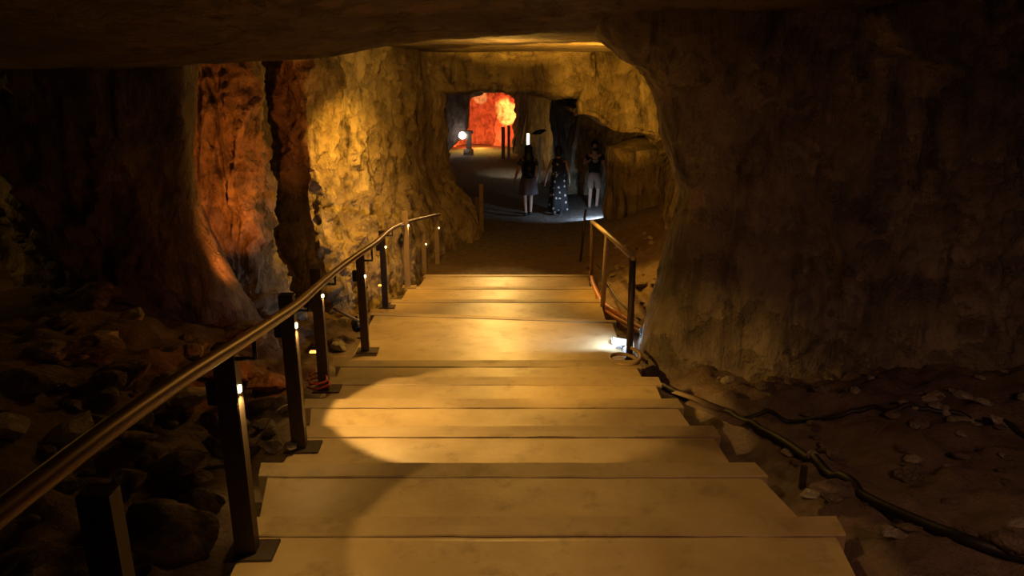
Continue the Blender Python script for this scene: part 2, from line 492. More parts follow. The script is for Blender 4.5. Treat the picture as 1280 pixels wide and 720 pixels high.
# ------------------------------------------------------------------ staircase
stair = thing('staircase', 'broad pale staircase of shallow plank steps descending between two railings', 'stairs', (0.1, 2.2, 1.2))
SO = Vector((0.1, 2.2, 1.2))
def slab(name, corners, thick, mat, parent, off, rough=0., sub=26):
    """corners: near-left, near-right, far-right, far-left (top face)"""
    bm = bmesh.new()
    nl, nr, fr, fl = [Vector(c) - off for c in corners]
    top, bot = [], []
    for k in range(sub + 1):
        t = k / sub
        n_, f_ = nl.lerp(nr, t), fl.lerp(fr, t)
        jn = noise.noise(Vector((n_.x * 5, n_.y * 3, 1))) * rough; jf = noise.noise(Vector((f_.x * 5, f_.y * 3, 7))) * rough
        n_ = n_ + Vector((0, jn, 0)); f_ = f_ + Vector((0, jf, 0))
        col = [n_, n_.lerp(f_, .03), n_.lerp(f_, .5), n_.lerp(f_, .97), f_]
        dz = [-.006, 0, noise.noise(Vector((n_.x * 2, n_.y * 2, 3))) * .004, 0, -.006]
        top.append([bm.verts.new(c + Vector((0, 0, d))) for c, d in zip(col, dz)])
        bot.append([bm.verts.new(c - Vector((0, 0, thick))) for c in (n_, f_)])
    for A, B in zip(top, top[1:]):
        for i in range(4): bm.faces.new((A[i], B[i], B[i + 1], A[i + 1]))
    for k in range(sub):
        bm.faces.new((bot[k][0], bot[k][1], bot[k + 1][1], bot[k + 1][0]))
        bm.faces.new((top[k][0], bot[k][0], bot[k + 1][0], top[k + 1][0]))
        bm.faces.new((top[k][4], top[k + 1][4], bot[k + 1][1], bot[k][1]))
    bm.faces.new((bot[0][0], *top[0], bot[0][1]))
    bm.faces.new((bot[-1][1], *reversed(top[-1]), bot[-1][0]))
    bmesh.ops.recalc_face_normals(bm, faces=bm.faces)
    return from_bm(name, bm, mat, parent)
allsteps = STEPS + [LAND] + LOW
TREADS = []
for i, (py, xl, xr, z) in enumerate(allsteps):
    fl, fr = at_z(xl, py, z), at_z(xr, py, z)
    if i == 6:
        fl, fr = at_z(470, 390.5, z), at_z(764, 400, z)
    if i == 0:
        nl, nr = Vector((-1.02, 1.7, z + .01)), Vector((1.36, 1.7, z + .01))
    else:
        pl, pr = TREADS[-1][0], TREADS[-1][1]
        nl = Vector((lerp(pl.x, fl.x, .04) + .0, pl.y - .06, z)); nr = Vector((lerp(pr.x, fr.x, .04) - .035, pr.y - .06, z))
        if i == 6: nl.z = nr.z = .835
    TREADS.append((fl, fr))
    bd = .15 if i < 6 else .13
    gap = .008
    # joint position: nosing beam occupies the last bd metres
    dl = (fl - nl); dr = (fr - nr)
    jl = nl + dl * (1 - bd / dl.length); jr = nr + dr * (1 - bd / dr.length)
    jl2 = nl + dl * (1 - (bd + gap) / dl.length); jr2 = nr + dr * (1 - (bd + gap) / dr.length)
    nm = 'landing' if i == 6 else 'step'
    st = slab(nm, (nl, nr, jr2, jl2), .05, M['tread'], stair, SO, .006)
    out = Vector((.05, 0, 0))
    slab('nosing_beam', (jl - out, jr + out, fr + out, fl - out), .12, M['beam'], st, SO, .01)

# ------------------------------------------------------------------ left railing
def tread_z(y):
    for (fl, fr), (py, xl, xr, z) in zip(TREADS, allsteps):
        if y < fl.y: return z if z != .63 else lerp(.63, .835, clamp((fl.y - y) / 2.))
    return 0.
LP = [(None, None), (310, 690), (375, 560), (406, 487), (457, 439), (482, 384), (510, 359), (531, 342), (547, 330)]
HT = [.93, .94, .95, .94, .93, .97, 1.10, .72, .86]
WD = [.085, .085, .08, .075, .072, .072, .075, .07, .075]
rl = thing('stair_railing', 'long railing left of the stairs, bronze rail on brown square posts', 'railing', at_z(310, 690, 1.34))
RO = rl.location.copy()
bases = []
for i, (px, py) in enumerate(LP):
    if i == 0:
        b = Vector((-1.0, 1.72, 1.34))
    else:
        # find the tread height under the pixel
        z = 1.0
        for _ in range(12):
            p = at_z(px, py, z); z = tread_z(p.y)
        b = at_z(px, py, z)
    bases.append(b)
railxy = [(0.2, -.89)] + [(b.y, b.x + .12) for b in bases]
railxy[-1] = (bases[-1].y, bases[-1].x + .03)
def rail_pt(px, py):
    d = ray(px, py)
    lo, hi = .6, 16.
    g = lambda y: (CAM.x + d.x * y / d.y) - plin(y, railxy)
    prev = None
    y = .7
    best = None
    while y < 14.5:
        v = g(y)
        if prev is not None and (prev[1] > 0) != (v > 0):
            t = prev[1] / (prev[1] - v); best = prev[0] + (y - prev[0]) * t
            break
        prev = (y, v); y += .05
    return CAM + d * (best / d.y) if best else None
rpx = [(-160, 765), (-60, 686), (0, 640), (60, 594), (130, 541), (200, 492), (250, 459), (300, 428), (340, 402), (371, 381), (397, 358), (422, 337), (448, 318), (470, 303), (488, 287)]
rpts = [p for p in (rail_pt(*q) for q in rpx) if p]
rpts += [at_y(505, 279, bases[6].y), at_y(522, 274, lerp(bases[6].y, bases[8].y, .5)), at_y(549, 268, bases[8].y)]
rail = tube('handrail', [p - RO for p in spline(rpts, 90)], .026, M['rail'], rl, 12)
for i, b in enumerate(bases):
    tan = i >= 6
    mt = M['post_tan'] if tan else M['post']
    w = WD[i]
    o = b - RO
    post = box('post', o + Vector((0, 0, HT[i] / 2)), (w, w * .8, HT[i]), mt, rl)
    if i < 7:
        box('base_plate', o + Vector((.02, 0, .006)), (.2, .15, .012), mt, post, None, .003)
    # bracket out to the rail
    rx = min(rpts, key=lambda q: abs(q.y - b.y))
    if 0 < i < 6:
        rp = None
        sp = spline(rpts, 200); rp = min(sp, key=lambda q: abs(q.y - b.y)) - RO
        a = o + Vector((w / 2 - .01, 0, min(HT[i] - .06, rp.z - o.z - .09)))
        c = Vector((rp.x, o.y, a.z))
        tube('bracket', [a, c, c + Vector((0, 0, .004)), Vector((rp.x, o.y, rp.z - .015))], .009, M['black'], post, 6)
        box('junction_box', o + Vector((-w / 2 - .02, 0, HT[i] - .2)), (.04, .05, .1), M['black'], post, None, .005)
    # narrow lamp strip let into the stair side of the post
    if i in (1, 2):
        box('lamp_strip', o + Vector((w / 2 + .003, -.012, HT[i] - .17 - .012)), (.012, .02, .03), M['led_spark'], post, None, .002)
    elif i > 2:
        box('lamp_strip', o + Vector((w / 2 + .004, -.02, HT[i] - .2)), (.014, .02, .022), M['led_spark'], post, None, .002)

# ------------------------------------------------------------------ right railing
rr = thing('short_railing', 'short low railing with tan rail and thin posts right of the landing', 'railing', at_z(787, 444, .85))
QO = rr.location.copy()
r1 = at_z(787, 444, .80); r2 = at_z(753, 383, .50); r3 = at_z(739, 352, .2); r4 = at_z(725, 328, 0.)
def top(b, px, py): return at_y(px, py, b.y)
t1, t2, t3, t4 = top(r1, 791, 321), top(r2, 759, 294), top(r3, 740, 278), top(r4, 732, 262)
for a, b, w, m in ((r1, t1, .05, 'post'), (r2, t2, .05, 'rail_tan'), (r3, t3, .04, 'wood'), (r4, t4, .035, 'post')):  # second post takes the paler rail colour, its lit look painted in
    tube('post', [a - QO - Vector((0, 0, .1)), b - QO], w * .62, M[m], rr, 4)
tube('handrail', [t1 - QO + Vector((.0, -.03, 0)), t2 - QO + Vector((0, 0, .01)), t3 - QO + Vector((0, .04, .01))], .032, M['rail_tan'], rr, 6, None, (.8, 1))

# ------------------------------------------------------------------ stones
def stone_mesh(seed, flat=.65, sub=3):
    bm = bmesh.new(); bmesh.ops.create_icosphere(bm, subdivisions=sub, radius=.5)
    rnd = random.Random(seed); off = Vector((rnd.random() * 50, rnd.random() * 50, rnd.random() * 50))
    pl = [(Vector((rnd.uniform(-1, 1), rnd.uniform(-1, 1), rnd.uniform(-1, 1))).normalized(), rnd.uniform(.26, .42)) for _ in range(7)]
    for v in bm.verts:
        d = v.co.normalized(); p = v.co.copy()
        p *= 1 + .35 * noise.noise(d * 1.3 + off)
        for n, h in pl:
            e = p.dot(n) - h
            if e > 0: p -= n * e * .85
        p += d * .05 * noise.noise(d * 5 + off)
        p.z *= flat
        v.co = p
    me = bpy.data.meshes.new('stone'); bm.to_mesh(me); bm.free()
    return me
SM = []
for s in range(12):
    me = stone_mesh(s, random.uniform(.5, .85)); me.materials.append(M['pale_stone'] if s % 3 == 0 else M['stone']); SM.append(me)
for me in SM:
    for p in me.polygons: p.use_smooth = False
def put_stone(x, y, size, label, group, me=None, z=None, name='stone', sx=None):
    o = bpy.data.objects.new(name, me or random.choice(SM)); COL.objects.link(o)
    zz = ground(x, y) if z is None else z
    o.location = (x, y, zz + size * .16)
    o.scale = (size * random.uniform(.8, 1.3), size * random.uniform(.7, 1.1), size * random.uniform(.7, 1.)) if sx is None else sx
    o.rotation_euler = (random.uniform(-.35, .35), random.uniform(-.35, .35), random.uniform(0, 6.28))
    return tag(o, label, 'stone', group)
n = 0
rnd = random.Random(3)
for k in range(85):
    x = 1.75 + abs(rnd.gauss(0, 1.1)); y = rnd.uniform(2.6, 5.5)
    if x > 4.6: continue
    put_stone(x, y, rnd.choice((.05, .06, .07, .08, .1, .13)), 'small rough stone lying loose on the dirt slope right of the stairs', 'stones on the right slope')
for k in range(26):
    x = rnd.gauss(3.15, .28); y = rnd.gauss(4.2, .25)
    put_stone(x, y, rnd.uniform(.05, .12), 'pale broken stone in the scattered pile below the bent hose', 'stones in the pile below the hose', SM[rnd.choice((0, 3, 6, 9))])
for k in range(80):
    x = -1.35 - abs(rnd.gauss(0, 1.2)); y = rnd.uniform(1.9, 6.3)
    if x < -4.6: continue
    put_stone(x, y, rnd.choice((.07, .09, .11, .14, .18, .22)), 'dusty brown stone in the rubble left of the long railing', 'stones in the left rubble', SM[rnd.choice((1, 2, 4, 5, 7, 8, 10, 11))])
for k in range(55):
    x = rnd.uniform(-4.4, -1.5); y = rnd.uniform(3.6, 6.9)
    put_stone(x, y, rnd.uniform(.16, .42), 'big dusty rock half sunk in the rubble below the left pillar', 'rocks below the left pillar')
for k in range(30):
    x = rnd.uniform(1.75, 2.9); y = rnd.uniform(8.2, 13.5)
    put_stone(x, y, rnd.choice((.06, .09, .12, .16)), 'loose stone on the lit bank behind the short railing', 'stones on the lit bank')
for k in range(18):
    x = rnd.uniform(-1.75, -1.3); y = rnd.uniform(7., 11.5)
    put_stone(x, y, rnd.choice((.08, .12, .16, .2)), 'loose stone between the posts and the lit left wall', 'stones by the lit wall')
def stone_px(px, py, z, size, label, mat=None, seed=0, flat=.75, sx=None):
    me = stone_mesh(100 + seed, flat, 4); me.materials.append(mat or M['stone'])
    for p in me.polygons: p.use_smooth = True
    c = at_z(px, py, z)
    return put_stone(c.x, c.y, size, label, None, me, z, 'stone', sx)
stone_px(346, 562, 1.2, .13, 'round pale stone beside the foot of the railing post', M['pale_stone'], 1)
stone_px(362, 560, 1.2, .08, 'small pale stone chip between the round stone and post', M['pale_stone'], 2)
stone_px(1042, 618, 1.32, .17, 'brown angular stone lying beside the thick black hose', None, 3)
stone_px(1110, 668, 1.36, .11, 'pale pointed stone on the slope under the hose', M['pale_stone'], 4)
stone_px(1272, 684, 1.42, .16, 'pale rounded stone at the lower end of the hose', None, 5)
stone_px(1012, 622, 1.3, .10, 'flat pale stone touching the brown angular stone', M['pale_stone'], 6)
stone_px(215, 690, 1.35, .42, 'big rounded boulder left of the nearest plated post', None, 7, .9)
stone_px(160, 610, 1.55, .24, 'slanted reddish slab in the rubble under the handrail', None, 8, .5)
stone_px(225, 590, 1.5, .26, 'flat reddish slab in the rubble beside the post', None, 9, .5)
stone_px(280, 540, 1.3, .3, 'dark wedge-shaped boulder behind the railing posts', None, 10, .8)
stone_px(250, 640, 1.4, .2, 'brown block of stone leaning in the left rubble', None, 12, .8)

# big dressed block before the right wall of the middle chamber
def rough_block(name, label, c, s, rot, seed, mat):
    bm = bmesh.new(); bmesh.ops.create_cube(bm, size=1)
    bmesh.ops.subdivide_edges(bm, edges=bm.edges, cuts=9, use_grid_fill=True)
    off = Vector((seed, seed * 2, 0))
    for v in bm.verts:
        d = v.co.normalized()
        v.co = v.co.lerp(d * .62, .22)
        v.co = Vector((v.co.x * s[0], v.co.y * s[1], v.co.z * s[2]))
        v.co += d * (.16 * noise.fractal(v.co * 1.2 + off, 1., 2., 4))
    o = from_bm(name, bm, mat, None, True)
    o.location = c; o.rotation_euler = rot
    return tag(o, label, 'boulder')
bc = at_y(806, 226, 15.4)
rough_block('boulder', 'large squared dark boulder against the right wall behind the railing', (bc.x, bc.y, .85), (1.5, 1.1, 2.1), (.05, -.06, .2), 3, M['rock'])
bc = at_y(726, 175, 20.4)
rough_block('boulder', 'tall leaning dark boulder behind the man in black', (bc.x + .1, 20.6, 1.1), (.9, .8, 2.3), (.05, .12, .1), 8, M['rock'])

# ------------------------------------------------------------------ hoses, cables, lamps on the ground
def ground_path(pxs, lift=.03, n=40, base=1.2):
    pts = []
    for px, py in pxs:
        z = base
        for _ in range(25):
            p = at_z(px, py, z); z = lerp(z, ground(p.x, p.y) + lift, .6)
        pts.append(at_z(px, py, z))
    sp = spline(pts, n)
    return [Vector((p.x, p.y, max(p.z, ground(p.x, p.y) + lift * .6))) for p in sp]
def cable(name, label, cat, pxs, r, mat, lift=None, n=50, base=1.2):
    o = tube(name, ground_path(pxs, lift or r, n, base), r, mat, None, 8)
    return tag(o, label, cat)
cable('hose', 'thick black hose running down the right slope from the arch', 'hose', [(828, 482), (870, 503), (925, 525), (980, 552), (1030, 588), (1080, 620), (1150, 652), (1210, 675), (1290, 700)], .026, M['cable_black'])
cable('hose', 'thin black hose curving across the dirt under the right wall', 'hose', [(930, 522), (985, 527), (1050, 520), (1120, 513), (1170, 514), (1220, 527), (1290, 552)], .017, M['cable_black'])
cable('cable', 'white cable bent up from the rubble behind the post', 'cable', [(313, 558), (330, 560), (345, 566)], .006, M['cable_white'])
tag(tube('cable', [at_y(320, 558, 4.3), at_y(334, 530, 4.4), at_y(350, 510, 4.5), at_y(372, 503, 4.6)], .005, M['cable_white'], None, 6, 16), 'thin pale cable rising from the rubble to the next post', 'cable')
# coil of red cable at the post foot
c0 = at_z(399, 488, 1.04)
pts = [c0 + Vector((math.cos(a) * (.07 + .012 * math.sin(2.3 * a)), math.sin(a) * .08, .02 + .006 * a)) for a in [k * .35 for k in range(46)]]
tag(tube('cable_coil', pts, .008, M['cable_red'], None, 6), 'coil of red cable glowing at the foot of a railing post', 'cable')
# tan loop of hose beside the right post
c0 = at_z(778, 458, .86)
pts = [c0 + Vector((math.cos(a) * .13 + .02, math.sin(a) * .17, .03 + .012 * a)) for a in [.3 + k * .3 for k in range(24)]]
tag(tube('hose_loop', pts, .016, M['cable_tan'], None, 8), 'tan hose bent in a loop round the dark right post', 'hose')
# orange conduits beside the lower steps
for j, (dx, lab) in enumerate(((0, 'upper orange conduit running beside the lower steps'), (9, 'lower orange conduit running under the short railing'))):
    pth = [(738, 340), (743, 358), (752, 376), (764, 386), (782, 398), (800, 409), (825, 420)]
    if j: pth = [(739, 352), (746, 368), (753, 384), (768, 396), (786, 406), (806, 417), (830, 430)]
    z0 = .62
    pts = [at_z(px, py, lerp(.25, .78, k / 6)) for k, (px, py) in enumerate(pth)]
    tag(tube('conduit', pts, .032 - .006 * j, M['cable_orange'], None, 8, 40), lab, 'conduit')
tag(tube('cable', [at_z(746, 330, .3), at_z(760, 355, .5), at_z(775, 378, .65), at_z(800, 400, .8)], .012, M['cable_black'], None, 6, 20), 'dark thin cable above the orange conduits', 'cable')
# blue white floodlight by the right post
def floodlight(name, label, loc, aim, s=1., mat='lamp_white'):
    d = (Vector(aim) - Vector(loc)).normalized()
    q = d.to_track_quat('-Z', 'Y')
    t = thing(name, label, 'lamp', loc); t.rotation_mode = 'QUATERNION'; t.rotation_quaternion = q
    box('housing', (0, 0, .03 * s), (.16 * s, .12 * s, .05 * s), M['black'], t, None, .008)
    box('lens', (0, 0, .001), (.135 * s, .095 * s, .006), M[mat], t, None, .001)
    bm = bmesh.new(); bm_tube(bm, [(-.09 * s, 0, .03), (-.09 * s, -.1 * s, .03), (.09 * s, -.1 * s, .03), (.09 * s, 0, .03)], .008, 6)
    from_bm('yoke', bm, M['black'], t)
    return t
fl_loc = at_z(793, 418, .95); 
floodlight('floodlight', 'small white floodlight beside the landing shining across it', fl_loc + Vector((.12, .1, -.02)), at_z(752, 418, .72), .9)
# pale boards and blocks lit by it
for px, py, s, lab in ((778, 428, (.16, .22, .05), 'white lit block lying beside the landing edge'), (786, 438, (.14, .10, .07), 'small bright block at the dark post'), (774, 436, (.06, .1, .06), 'grey block on the landing corner')):
    p = at_z(px, py, .74)
    o = box('block', (0, 0, 0), s, M['white'] if 'grey' not in lab else M['block'], None, None, .012); o.location = p
    o.rotation_euler = (.1, .15, random.uniform(0, 3)); tag(o, lab, 'block')
# rough planks lying off the right side of the steps
for (a, b, w, lab) in (((862, 503), (925, 530), .09, 'split grey plank lying beside the steps at the arch'), ((845, 490), (900, 512), .07, 'narrow splintered plank behind the split grey plank'),
                       ((1000, 562), (1004, 600), .04, 'short dark stake standing by the steps')):
    if 'stake' in lab:
        p = at_z(1003, 603, 1.2)
        o = box('stake', p + Vector((0, 0, .03)), (.03, .03, .14), M['post']); tag(o, lab, 'stake'); continue
    pa, pb = at_z(*a, 1.06), at_z(*b, 1.14)
    o = tube('plank', [pa, pa.lerp(pb, .5) + Vector((0, 0, .01)), pb], w / 2, M['wood'], None, 4, None, (1.2, .35)); tag(o, lab, 'plank')

# lamps along the left
def strip_lamp(label, loc, s, mat):
    t = thing('strip_lamp', label, 'lamp', loc)
    box('housing', (0, .02, -.012), (s[0] + .02, s[1], s[2]), M['black'], t, None, .004)
    box('lens', (0, -.002, .003), (s[0], s[1] * .9, .012), M[mat], t, None, .002)
    return t
p = at_y(394, 440, 6.2); strip_lamp('orange strip lamp low on the rock between two posts', p, (.09, .05, .02), 'lamp_orange')
p = at_y(476, 357, 9.4); strip_lamp('small amber strip lamp behind the fifth post at the wall', p, (.06, .05, .02), 'lamp_orange')
def spot_can(label, px, py, Y, aim):
    loc = at_y(px, py, Y)
    t = thing('spotlight', label, 'lamp', loc); t.rotation_mode = 'QUATERNION'
    t.rotation_quaternion = (Vector(aim) - loc).normalized().to_track_quat('-Z', 'Y')
    loft('housing', [((0, 0, .12), .03, .03), ((0, 0, .1), .05, .05), ((0, 0, 0), .065, .065)], M['black'], t, 14)
    loft('bracket', [((0, 0, .05), .012, .012), ((0, .12, .05), .012, .012)], M['black'], t, 6)
    return t
spot_can('black spotlight pointing at the wall beside the fourth post', 446, 404, 7.6, at_y(440, 250, 10.5))
spot_can('small black spotlight low behind the sixth post', 503, 298, 11.2, at_y(520, 200, 14))
bb = at_y(432, 393, 7.4)
tag(tube('plank', [at_y(418, 386, 7.3), at_y(450, 402, 7.5)], .05, M['wood'], None, 4, None, (1, .3)), 'weathered plank leaning on rock beside the black spotlight', 'plank')

# stakes beyond the stairs
for (px, py, pt, h, lab, m) in ((602, 290, 230, 0, 'tan wooden stake standing at the end of the left rock', 'post_tan'), (597, 288, 246, 0, 'shorter stake just behind the tan wooden stake', 'wood')):
    b = at_z(px, py, .0); tt = at_y(px + .5, pt, b.y)
    o = box('stake', (0, 0, 0), (.085, .07, tt.z - b.z), M[m]); o.location = (b.x, b.y, (tt.z + b.z) / 2); tag(o, lab, 'stake')
b = at_z(757, 282, 0.)
t = thing('bollard_lamp', 'short dark bollard lamp lighting the floor blue near the railing', 'lamp', b)
box('post', (.06, 0, .27), (.09, .08, .56), M['black'], t)
box('back_plate', (-.04, 0, .25), (.03, .06, .5), M['steel'], t)
loft('cap', [((.06, 0, .55), .05, .05), ((.06, 0, .6), .04, .04)], M['steel'], t, 10)

# ------------------------------------------------------------------ far chamber props
b = at_z(583, 189, 0.); 
t = thing('lamp_bollard', 'yellow pillar lamp with white globe at the red chamber mouth', 'lamp', (b.x, 31., 0))
loft('base', [((.12, 0, -.05), .22, .2), ((.12, 0, .25), .2, .18)], M['pale_stone'], t, 8)
box('pillar', (.14, 0, .55), (.22, .2, .7), M['pale_stone'], t)
box('cap', (.14, 0, .93), (.34, .28, .12), M['pale_stone'], t)
bm = bmesh.new(); bmesh.ops.create_uvsphere(bm, u_segments=16, v_segments=10, radius=.15); bmesh.ops.translate(bm, vec=(-.12, -.1, .8), verts=bm.verts)
from_bm('globe', bm, M['globe'], t, True)
for px, pb, pt, w, lab in ((629, 189, 159, .14, 'thick dark post at the right of the red opening'), (636, 190, 157, .11, 'thin dark post next to the rock beside the red opening')):
    p = at_y(px, pb, 29.6); tp = at_y(px, pt, 29.6)
    o = box('post', (0, 0, 0), (w, w, tp.z + .1), M['post']); o.location = (p.x, p.y, tp.z / 2 - .04); tag(o, lab, 'post')
for k, (a, b, lab) in enumerate((((645, 182), (650, 146), 'dark plank leaning on the rock, nearest the red opening'), ((652, 180), (659, 140), 'dark plank leaning on the rock, second from the red opening'))):
    o = tube('plank', [at_y(*a, 27.5 - k), at_y(*b, 27.9 - k)], .11, M['wood'], None, 4, None, (1, .4)); tag(o, lab, 'plank')
p = at_y(660, 184, 24.5)
t = thing('tube_lamp', 'upright white tube lamp on the floor behind the walking woman', 'lamp', (p.x, p.y, 0.0))
tz = at_y(660, 167, 24.5).z
loft('base', [((0, 0, 0), .12, .12), ((0, 0, .06), .1, .1)], M['black'], t, 10)
loft('tube', [((0, 0, .06), .045, .045), ((0, 0, tz), .045, .045)], M['tube'], t, 10)
p = at_y(672, 170, 23.)
t = thing('stage_lamp', 'black lamp head on a pale stand beside the tube lamp', 'lamp', (p.x, p.y, 0.))
loft('stand', [((.08, 0, 0), .08, .08), ((.08, 0, .03), .03, .03), ((.08, 0, p.z), .03, .03)], M['white'], t, 8)
loft('head', [((-.18, -.05, p.z + .06), .05, .05), ((-.05, 0, p.z + .05), .15, .12), ((.1, .02, p.z + .16), .17, .13), ((.16, .04, p.z + .2), .05, .05)], M['black'], t, 12)

# ------------------------------------------------------------------ people
def skin_mesh(name, V, E, roots, mat, parent, sub=2):
    """V: {key: (pos, rx, ry)}; grown with a Skin modifier into one surface"""
    keys = list(V); idx = {k: i for i, k in enumerate(keys)}
    me = bpy.data.meshes.new(name + '_bones')
    me.from_pydata([V[k][0] for k in keys], [(idx[a], idx[b]) for a, b in E], []); me.update()
    ob = bpy.data.objects.new(name + '_bones', me); COL.objects.link(ob)
    sk = ob.modifiers.new('skin', 'SKIN'); sk.use_smooth_shade = True; sk.branch_smoothing = .4
    ss = ob.modifiers.new('sub', 'SUBSURF'); ss.levels = ss.render_levels = sub
    if not me.skin_vertices: bpy.context.view_layer.update()
    sv = me.skin_vertices[0].data if me.skin_vertices else None
    if sv is None:
        bpy.context.view_layer.objects.active = ob
        bpy.ops.mesh.customdata_skin_add(); sv = me.skin_vertices[0].data
    for k in keys:
        s = sv[idx[k]]; s.radius = (V[k][1], V[k][2]); s.use_root = k in roots
    dg = bpy.context.evaluated_depsgraph_get(); dg.update()
    m2 = bpy.data.meshes.new_from_object(ob.evaluated_get(dg), depsgraph=dg)
    bpy.data.objects.remove(ob)
    m2.name = name
    m2.materials.clear()
    return link(name, m2, mat, parent)
def body(J, parent, H=1.65):
    """J: joint overrides. Person faces -Y, z up, metres for a 1.65 m figure."""
    P = {'pelvis': (0, 0, .92), 'waist': (0, .0, 1.06), 'chest': (0, .0, 1.24), 'neck': (0, .01, 1.385), 'head0': (0, 0, 1.46), 'head1': (0, -.012, 1.535), 'head2': (0, -.005, 1.60),
         'shL': (.165, 0, 1.335), 'elL': (.215, .02, 1.07), 'wrL': (.235, -.03, .84), 'shR': (-.165, 0, 1.335), 'elR': (-.215, .02, 1.07), 'wrR': (-.235, -.03, .84),
         'hipL': (.085, 0, .86), 'knL': (.095, -.02, .475), 'anL': (.095, .02, .085), 'toL': (.105, -.13, .03),
         'hipR': (-.085, 0, .86), 'knR': (-.095, -.02, .475), 'anR': (-.095, .02, .085), 'toR': (-.105, -.13, .03)}
    P.update(J)
    R = {'pelvis': (.135, .10), 'waist': (.115, .085), 'chest': (.135, .095), 'neck': (.05, .05), 'head0': (.062, .07), 'head1': (.074, .09), 'head2': (.06, .072),
         'sh': (.055, .055), 'el': (.038, .038), 'wr': (.026, .026), 'hip': (.085, .085), 'kn': (.052, .052), 'an': (.036, .036), 'to': (.036, .026)}
    V = {}
    for k, p in P.items():
        r = R.get(k) or R[k[:2]] if k[:3] not in ('hip',) else R['hip']
        V[k] = (Vector(p), r[0], r[1])
    E = [('pelvis', 'waist'), ('waist', 'chest'), ('chest', 'neck'), ('neck', 'head0'), ('head0', 'head1'), ('head1', 'head2')]
    roots = ['pelvis']
    for s, sg in (('L', 1), ('R', -1)):
        E += [('chest', 'sh' + s), ('sh' + s, 'el' + s), ('el' + s, 'wr' + s), ('pelvis', 'hip' + s), ('hip' + s, 'kn' + s), ('kn' + s, 'an' + s), ('an' + s, 'to' + s)]
        w, e = V['wr' + s][0], V['el' + s][0]
        d = (w - e).normalized()
        sd = Vector((0, -1, 0)); sd = (sd - d * sd.dot(d))
        sd = sd.normalized() if sd.length > .2 else Vector((0, 0, 1))
        inn = d.cross(sd) * (1 if s == 'L' else -1)
        V['pa' + s] = (w + d * .05, .038, .018); E.append(('wr' + s, 'pa' + s))
        V['pb' + s] = (w + d * .085, .036, .014); E.append(('pa' + s, 'pb' + s))
        for f, (o, ln) in enumerate(((.028, .07), (.0095, .08), (-.0095, .075), (-.028, .058))):
            a = w + d * .075 + sd * o
            V[f'f{s}{f}0'] = (a, .0085, .0085)
            V[f'f{s}{f}1'] = (a + d * ln * .55 + inn * .004, .008, .008)
            V[f'f{s}{f}2'] = (a + d * ln + inn * .022, .0065, .0065)
            E += [(f'f{s}{f}0', f'f{s}{f}1'), (f'f{s}{f}1', f'f{s}{f}2')]; roots.append(f'f{s}{f}0')
        a = w + d * .03 + sd * .025
        V[f't{s}0'] = (a, .011, .011); V[f't{s}1'] = (a + d * .03 + sd * .026 + inn * .012, .0095, .0095); V[f't{s}2'] = (a + d * .06 + sd * .03 + inn * .02, .008, .008)
        E += [(f't{s}0', f't{s}1'), (f't{s}1', f't{s}2')]; roots.append(f't{s}0')
    h = Vector(P['head1']); 
    V['n0'] = (h + Vector((0, -.078, .012)), .010, .010); V['n1'] = (h + Vector((0, -.098, -.02)), .013, .012); V['n2'] = (h + Vector((0, -.075, -.032)), .012, .01)
    E += [('n0', 'n1'), ('n1', 'n2')]; roots.append('n0')
    for sg in (-1, 1):
        V[f'e{sg}0'] = (h + Vector((sg * .076, .012, .018)), .008, .018); V[f'e{sg}1'] = (h + Vector((sg * .08, .012, -.022)), .007, .012)
        E.append((f'e{sg}0', f'e{sg}1')); roots.append(f'e{sg}0')
    b = skin_mesh('body', V, E, roots, M['skin'], parent)
    for sg in (-1, 1):
        bm = bmesh.new(); bmesh.ops.create_uvsphere(bm, u_segments=10, v_segments=8, radius=.0115)
        bmesh.ops.translate(bm, vec=h + Vector((sg * .031, -.083, .008)), verts=bm.verts)
        from_bm('eye', bm, M['white'], parent, True)
    bm = bmesh.new(); bm_tube(bm, [h + Vector((-.024, -.080, -.056)), h + Vector((0, -.087, -.054)), h + Vector((.024, -.080, -.056))], .0055, 6)
    from_bm('mouth', bm, M['cable_red'], parent, True)
    return P, V
def limb(name, P, ks, rs, mat, parent, lo=0., hi=1.):
    """sleeve or trouser leg following joints"""
    pts = [Vector(P[k]) for k in ks]
    sp = [cr(pts, (len(pts) - 1) * lerp(lo, hi, k / 10)) for k in range(11)]
    return tube(name, sp, lambda t: cplin(t, rs), mat, parent, 14)
def shirt(P, parent, mat, hem=.92, wide=1.):
    V = {'a': (Vector((0, .0, hem)), .155 * wide, .12 * wide), 'b': (Vector(P['waist']), .145 * wide, .112 * wide), 'c': (Vector(P['chest']) + Vector((0, .004, .0)), .165 * wide, .122), 'd': (Vector((0, .008, 1.37)), .075, .065)}
    E = [('a', 'b'), ('b', 'c'), ('c', 'd')]
    for s in 'LR':
        sh, el = Vector(P['sh' + s]), Vector(P['el' + s])
        V['s' + s] = (sh, .074, .074); V['t' + s] = (sh.lerp(el, .6), .066, .066)
        E += [('c', 's' + s), ('s' + s, 't' + s)]
    return skin_mesh('shirt', V, E, ['b'], mat, parent)
def shoes(P, parent):
    for s in 'LR':
        a, t = Vector(P['an' + s]), Vector(P['to' + s])
        tube('shoe', [a + Vector((0, .05, -.04)), a + Vector((0, .0, -.035)), a.lerp(t, .6) + Vector((0, 0, -.012)), t + Vector((0, -.03, 0)) + (t - a).normalized() * .02], lambda q: cplin(q, [(0, .035), (.3, .05), (.75, .045), (1, .02)]), M['shoe'], parent, 12, 12, (1, .75))
